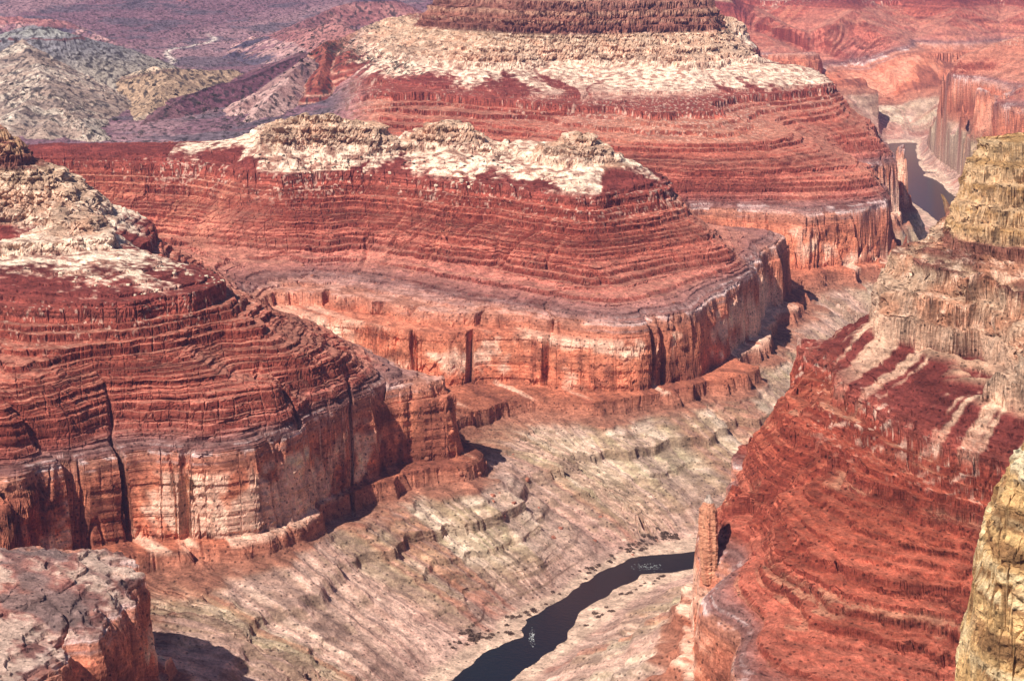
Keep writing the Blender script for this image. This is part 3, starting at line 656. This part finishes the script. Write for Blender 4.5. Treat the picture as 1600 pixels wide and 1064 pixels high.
INFO = {LM: ('mesa', 'banded red mesa with a cream and brown cap, left foreground, orange cliff below'),
        KN: ('bluff', 'low dark red bluff with vertical fins and a pale top, bottom left corner'),
        MR: ('ridge', 'long red ridge crossing the middle, capped by cream boulder knobs'),
        BB: ('butte', 'large red butte at top centre with brown cliff cap above cream talus'),
        RR: ('spur', 'steep orange red ledged spur rising on the right under cream cliffs'),
        YC: ('cliff', 'yellow layered cliff at the bottom right edge, nearest to the viewer'),
        FP: ('promontory', 'distant mauve promontory with shadowed vertical cliff above the far river bend'),
        FB: ('plateau', 'far pink plateau and cliff behind the river at the upper right'),
        LH: ('hills', 'grey and mauve rounded hills far away at the upper left'),
        FLOOR: ('canyon_slope', 'pink and tan debris slopes between the cliffs and the left river bank'),
        FLOOR+1: ('canyon_slope', 'pale debris slopes on the right river bank')}
def grid_mesh(name, mask_faces, info):
    fi, fj = np.nonzero(mask_faces)
    a = fi*NR2+fj; q = np.stack([a, a+1, a+NR2+1, a+NR2], 1)      # winding: up-facing normals
    used, inv = np.unique(q.ravel(), return_inverse=True)
    q = inv.reshape(q.shape).astype(np.int32)[:, ::-1]
    co = np.stack([X.ravel()[used], Y.ravel()[used], Z.ravel()[used]], 1).astype(np.float32)
    me = bpy.data.meshes.new(name)
    me.vertices.add(len(co)); me.vertices.foreach_set('co', co.ravel())
    me.loops.add(q.size); me.loops.foreach_set('vertex_index', q.ravel())
    me.polygons.add(len(q)); me.polygons.foreach_set('loop_start', np.arange(0, q.size, 4, dtype=np.int32))
    me.polygons.foreach_set('use_smooth', np.zeros(len(q), bool))
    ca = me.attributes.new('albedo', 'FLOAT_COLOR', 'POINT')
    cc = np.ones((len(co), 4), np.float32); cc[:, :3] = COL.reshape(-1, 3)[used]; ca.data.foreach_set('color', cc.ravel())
    me.update(calc_edges=True)
    ob = bpy.data.objects.new(name, me); scene.collection.objects.link(ob); me.materials.append(MT)
    ob['kind'] = 'structure'; ob['label'] = info[1]; ob['category'] = info[0].replace('_', ' ')
    return ob
fl_ = lab[:-1, :-1]
for k in range(FLOOR+2):
    key = LN[k] if k < FLOOR else k
    if key == CF: key = FLOOR+1
    mk = fl_ == k
    if mk.any(): grid_mesh(INFO[key][0], mk, INFO[key])
print('mesh', round(time.time()-T0, 1), flush=True)

# ------------------------------------------------------------------ river
def river():
    me = bpy.data.meshes.new('river')
    m, nt, bs = nodes('river_water'); N, Lk = nt.nodes, nt.links
    bs.inputs['Base Color'].default_value = (.003, .009, .014, 1); bs.inputs['Roughness'].default_value = 0.22; bs.inputs['Specular IOR Level'].default_value = 0.12
    tc = N.new('ShaderNodeTexCoord'); n = N.new('ShaderNodeTexNoise'); n.inputs['Scale'].default_value = .12; n.inputs['Detail'].default_value = 4
    Lk.new(tc.outputs['Object'], n.inputs['Vector']); b = N.new('ShaderNodeBump'); b.inputs['Strength'].default_value = .35; b.inputs['Distance'].default_value = 1
    Lk.new(n.outputs[0], b.inputs['Height']); Lk.new(b.outputs[0], bs.inputs['Normal'])
    gx = [(-1500, 1500), (3500, 1500), (4200, 14500), (-1500, 14500)]
    me.from_pydata([(x, y, ZR) for x, y in gx], [], [(0, 1, 2, 3)]); me.materials.append(m)
    ob = bpy.data.objects.new('river', me); scene.collection.objects.link(ob); ob['kind'] = 'structure'
    ob['label'] = 'dark blue green river winding along the canyon floor'
river()

# ------------------------------------------------------------------ picking a spot on the ground
def pick(px, py):
    dx, dy, dz = ray(px, py); yy = 4000.
    for _ in range(8):
        i = int(round((dx/dy*yy/(yy+YO)+AMAX)/(2*AMAX)*(NA-1))); e = (Z[i]-CAM_H)/Y[i]
        j = int(np.argmax(e >= dz/dy)); yn = float(Y[i, j])
        if abs(yn-yy) < 2: break
        yy = .5*yy+.5*yn
    return float(X[i, j]), float(Y[i, j]), float(Z[i, j]), float(AUX['S'][i, j])
def simple_mat(name, col, var=.3, scale=.8, rough=.9):
    m, nt, bs = nodes(name); N, Lk = nt.nodes, nt.links
    tc = N.new('ShaderNodeTexCoord'); n = N.new('ShaderNodeTexNoise'); n.inputs['Scale'].default_value = scale; n.inputs['Detail'].default_value = 4
    Lk.new(tc.outputs['Object'], n.inputs['Vector'])
    r = N.new('ShaderNodeValToRGB'); r.color_ramp.elements[0].position = .3; r.color_ramp.elements[1].position = .7
    r.color_ramp.elements[0].color = [c*(1-var) for c in col]+[1]; r.color_ramp.elements[1].color = [min(1, c*(1+var)) for c in col]+[1]
    Lk.new(n.outputs[0], r.inputs[0]); Lk.new(r.outputs[0], bs.inputs['Base Color']); bs.inputs['Roughness'].default_value = rough
    bs.inputs['Specular IOR Level'].default_value = .1
    return m
M_BUSH = simple_mat('bush_leaves', (.055, .05, .035)); M_BUSH2 = simple_mat('tamarisk_leaves', (.12, .075, .055))
M_BLOCK = simple_mat('cream_block', (.68, .54, .40), .25, .5); M_REDB = simple_mat('red_block', (.36, .14, .09), .3, .4)
M_FOAM = simple_mat('foam', (.75, .78, .78), .1)
def mesh_obj(name, verts, faces, mat, smooth=False):
    me = bpy.data.meshes.new(name); me.from_pydata([tuple(map(float, v)) for v in verts], [], faces); me.materials.append(mat); me.update()
    ob = bpy.data.objects.new(name, me); scene.collection.objects.link(ob); return ob
def bush_geo(rad, h, n, rs):
    V, F = [], []
    for k in range(n):
        v = rs.normal(size=3); v /= np.linalg.norm(v); q = v*np.array([rad, rad, h])*rs.uniform(.45, 1.0)*(.8+.4*rs.rand()); q[2] = abs(q[2])*1.0
        a = rs.normal(size=3); a /= np.linalg.norm(a); b = np.cross(a, rs.normal(size=3)); b /= np.linalg.norm(b)+1e-6
        sz = rad*rs.uniform(.16, .34); o = len(V)
        V += [q+a*sz, q+b*sz*.7, q-a*sz, q-b*sz*.7]; F.append((o, o+1, o+2, o+3))
    for k in range(4):                       # stems
        a = rs.uniform(0, 6.28); t = np.array([math.cos(a)*rad*.5, math.sin(a)*rad*.5, h*.7]); o = len(V); wd = rad*.04
        V += [(-wd, 0, -h*.2), (wd, 0, -h*.2), (t[0]+wd*.4, t[1], t[2]), (t[0]-wd*.4, t[1], t[2])]; F.append((o, o+1, o+2, o+3))
    return V, F
def block_geo(rs, sx=1., sy=1., sz=1.):
    import bmesh
    bm = bmesh.new(); bmesh.ops.create_cube(bm, size=2)
    bmesh.ops.subdivide_edges(bm, edges=bm.edges, cuts=2, use_grid_fill=True)
    for v in bm.verts:
        c = np.array(v.co); c = c/ (np.abs(c)**6).sum()**(1/6.)
        c = c*np.array([sx, sy, sz])*(1+rs.uniform(-.16, .16)); v.co = c.tolist()
    V = [tuple(v.co) for v in bm.verts]; F = [tuple(v.index for v in f.verts) for f in bm.faces]; bm.free(); return V, F
rs = np.random.RandomState(21)
def scatter(protos, spots, label, cat, group, smin, smax, sink=.15, zs=1.):
    for k, (x, y, z) in enumerate(spots):
        o = protos[k % len(protos)].copy(); scene.collection.objects.link(o)
        sc_ = rs.uniform(smin, smax); o.location = (x, y, z-sink*sc_); o.scale = (sc_, sc_, sc_*zs*rs.uniform(.8, 1.2)); o.rotation_euler = (0, 0, rs.uniform(0, 6.28))
        o['label'] = label; o['category'] = cat; o['group'] = group
    for p in protos: bpy.data.objects.remove(p)
def spots_in(polys, n, cond=lambda x, y, z, S: True, poly=False):
    out = []; tries = 0
    while len(out) < n and tries < n*30:
        tries += 1; b = polys[rs.randint(len(polys))]; t = rs.rand(); w = b[4]
        px = b[0]+(b[2]-b[0])*t + rs.normal()*w; py = b[1]+(b[3]-b[1])*t + rs.normal()*w*.6
        x, y, z, S = pick(px, py)
        if cond(x, y, z, S): out.append((x, y, z))
    return out
dry = lambda x, y, z, S: z > ZR+1.5
pr = [mesh_obj('desert_shrub', *bush_geo(1, .8, 70, rs), M_BUSH2) for _ in range(4)]
# strips along the banks, as pixels in the photograph: x0, y0, x1, y1, spread
banks = [(735,1000,800,985,7), (725,985,750,1000,6), (790,968,880,945,6), (880,930,930,905,7), (900,900,975,868,7), (975,862,1010,848,8), (1012,838,1050,846,5), (1030,832,1060,842,4), (700,1020,725,1000,6), (960,935,1040,900,3), (880,1000,960,945,4)]
scatter(pr, spots_in(banks, 150, dry), 'dark brown bush in the thickets along the river bank', 'shrub', 'bushes along the river bank', 3.0, 6.5)
pr = [mesh_obj('desert_shrub', *bush_geo(1, .9, 60, rs), M_BUSH) for _ in range(3)]
cones = [(400,245,560,262,9), (560,240,700,262,9), (700,248,800,262,8)]
scatter(pr, spots_in(cones, 50), 'small dark bush dotted on the cream debris below the boulder caps', 'shrub', 'bushes on the middle cream debris', 3.0, 5.0)
pr = [mesh_obj('desert_shrub', *bush_geo(1, .9, 60, rs), M_BUSH) for _ in range(3)]
scatter(pr, spots_in([(40,410,220,440,14), (330,420,400,450,8)], 30), 'small dark bush on the cream debris of the left foreground mesa', 'shrub', 'bushes on the left cream debris', 1.6, 3.0)
pr = [mesh_obj('desert_shrub', *bush_geo(1, .9, 60, rs), M_BUSH) for _ in range(3)]
hills_spots = spots_in([(0,90,280,130,30), (0,130,200,200,30), (200,130,420,190,30), (420,120,520,60,20)], 70, lambda x, y, z, S: y > 6000)
scatter(pr, hills_spots, 'dark bush dotted on the grey hill at the upper left', 'shrub', 'bushes on the far grey hills', 7, 12)
# the rest of the far scrub, beyond counting
V, F = [], []
bv, bf = bush_geo(1, .9, 14, rs); bv = np.array([np.array(q, float) for q in bv])
for (x, y, z) in spots_in([(0,70,280,110,30), (0,140,220,210,40), (100,20,420,60,40), (200,120,450,200,40), (330,20,640,60,30), (500,70,640,110,15)], 1500, lambda x, y, z, S: y > 6000):
    o = len(V); k = rs.uniform(5, 10); V += [tuple(q) for q in bv*k+np.array([x, y, z])]; F += [tuple(i+o for i in f) for f in bf]
ob = mesh_obj('scrub', V, F, M_BUSH); ob['kind'] = 'stuff'; ob['label'] = 'dark scrub speckling the far grey hills'; ob['category'] = 'scrub'
# fallen blocks
pr = [mesh_obj('boulder', *block_geo(rs, 1, .8, .7), M_BLOCK) for _ in range(4)]
scatter(pr, spots_in([(390,262,800,290,8), (840,272,920,300,7)], 50), 'cream boulder fallen onto the red ledges of the middle ridge', 'boulder', 'cream boulders on the middle ridge', 2.0, 5.0, .35)
pr = [mesh_obj('boulder', *block_geo(rs, 1, .8, .7), M_BLOCK) for _ in range(4)]
scatter(pr, spots_in([(60,425,240,455,10), (250,410,360,450,8)], 45), 'pale boulder lying on the debris below the left cream cliff', 'boulder', 'pale boulders on the left foreground mesa', 1.5, 4.0, .35)
pr = [mesh_obj('boulder', *block_geo(rs, 1, .8, .7), M_REDB) for _ in range(4)]
scatter(pr, spots_in([(560,400,1060,460,20), (700,720,960,860,30), (250,330,620,440,30)], 60), 'reddish boulder resting on the debris slopes in the middle of the canyon', 'boulder', 'red boulders on the slopes', 2.5, 6.0, .3)
# foam of the rapids
def foam(px, py, wx, wy, n, label):
    V, F = [], []
    for k in range(n):
        x, y = unproj(px+rs.normal()*wx, py+rs.normal()*wy, ZR, 0); r = rs.uniform(.2, .7)*(.4+1.2*rs.rand()); o = len(V); m = 7
        for a in range(m):
            t = a*2*math.pi/m; rr = r*rs.uniform(.5, 1.2); V.append((x+math.cos(t)*rr, y+math.sin(t)*rr*1.6, ZR+.05+.02*(k % 9)))
        F.append(tuple(range(o, o+m)))
    ob = mesh_obj('rapids', V, F, M_FOAM); ob['kind'] = 'stuff'; ob['label'] = label; ob['category'] = 'rapids'
foam(831, 994, 2.2, 6, 110, 'small white rapid where the near river narrows'); foam(1012, 886, 12, 2.4, 110, 'light foam flecks on the near river by the sand bank')
print('objects', round(time.time()-T0, 1), flush=True)

# detached pillar at the edge of the right-hand spur
def pillar():
    x0, y0, _ = 0, 0, 0; bx, by, bz, _s = pick(1104, 902); x0, y0 = bx, by+4; n, m = 26, 90; V, F, cols = [], [], []
    rr = np.random.RandomState(3); ph = rr.rand(8)*6.28
    for j in range(m):
        t = j/(m-1); z = bz-12+t*(12+136*by/3000.)
        rad = 11.5*(1-.75*max(0, t-.86)/.14)*(.82+.30*math.sin(math.pi*min(1, t*.9+.05))) + 1.1*(bt2[int(z/6.1) & 4095]-.5)
        for i in range(n):
            a = 2*math.pi*i/n
            r_ = rad*(1+.20*math.sin(3*a+ph[0]+1.2*t)-.22*max(0, math.cos(a*2+ph[5]))**8+.10*math.sin(5*a+ph[1])+.06*math.sin(9*a+ph[2]+4*t)) + rr.normal()*.25
            V.append((x0+math.cos(a)*r_*.95+3*(1-t), y0+math.sin(a)*r_*1.3, z+rr.normal()*.3))
            k = .5+.5*math.sin(4*a+ph[3]+3*t)*math.sin(7*t+a+ph[4]); cols.append([.50+.14*k, .20+.10*k, .12+.06*k, 1] if t < .93 else [.52, .40, .33, 1])
    for j in range(m-1):
        for i in range(n): F.append((j*n+i, j*n+(i+1) % n, (j+1)*n+(i+1) % n, (j+1)*n+i))
    F.append(tuple((m-1)*n+i for i in range(n)))
    ob = mesh_obj('rock_pillar', V, F, MT); ca = ob.data.attributes.new('albedo', 'FLOAT_COLOR', 'POINT'); ca.data.foreach_set('color', np.array(cols, np.float32).ravel())
    ob['label'] = 'slender orange rock pillar split from the cliff edge beside the river, right of centre'; ob['category'] = 'rock pillar'
pillar()

# ------------------------------------------------------------------ haze
def haze():
    x0, x1, y0, y1_, z0, z1 = -7000, 7000, -300, 18000, float(Z.min())-30, max(float(Z.max()), CAM_H)+40
    V = [(x, y, z) for z in (z0, z1) for y in (y0, y1_) for x in (x0, x1)]
    F = [(0, 2, 3, 1), (4, 5, 7, 6), (0, 1, 5, 4), (2, 6, 7, 3), (0, 4, 6, 2), (1, 3, 7, 5)]
    m = bpy.data.materials.new('haze_air'); m.use_nodes = True; nt = m.node_tree
    nt.nodes.remove(nt.nodes['Principled BSDF']); v = nt.nodes.new('ShaderNodeVolumePrincipled')
    v.inputs['Color'].default_value = (.50, .43, .88, 1); v.inputs['Density'].default_value = 1.9e-5; v.inputs['Anisotropy'].default_value = .2
    nt.links.new(v.outputs[0], nt.nodes['Material Output'].inputs['Volume'])
    ob = mesh_obj('haze', V, F, m); ob['kind'] = 'stuff'; ob['label'] = 'thin violet haze in the air of the canyon'; ob['category'] = 'haze'
haze()
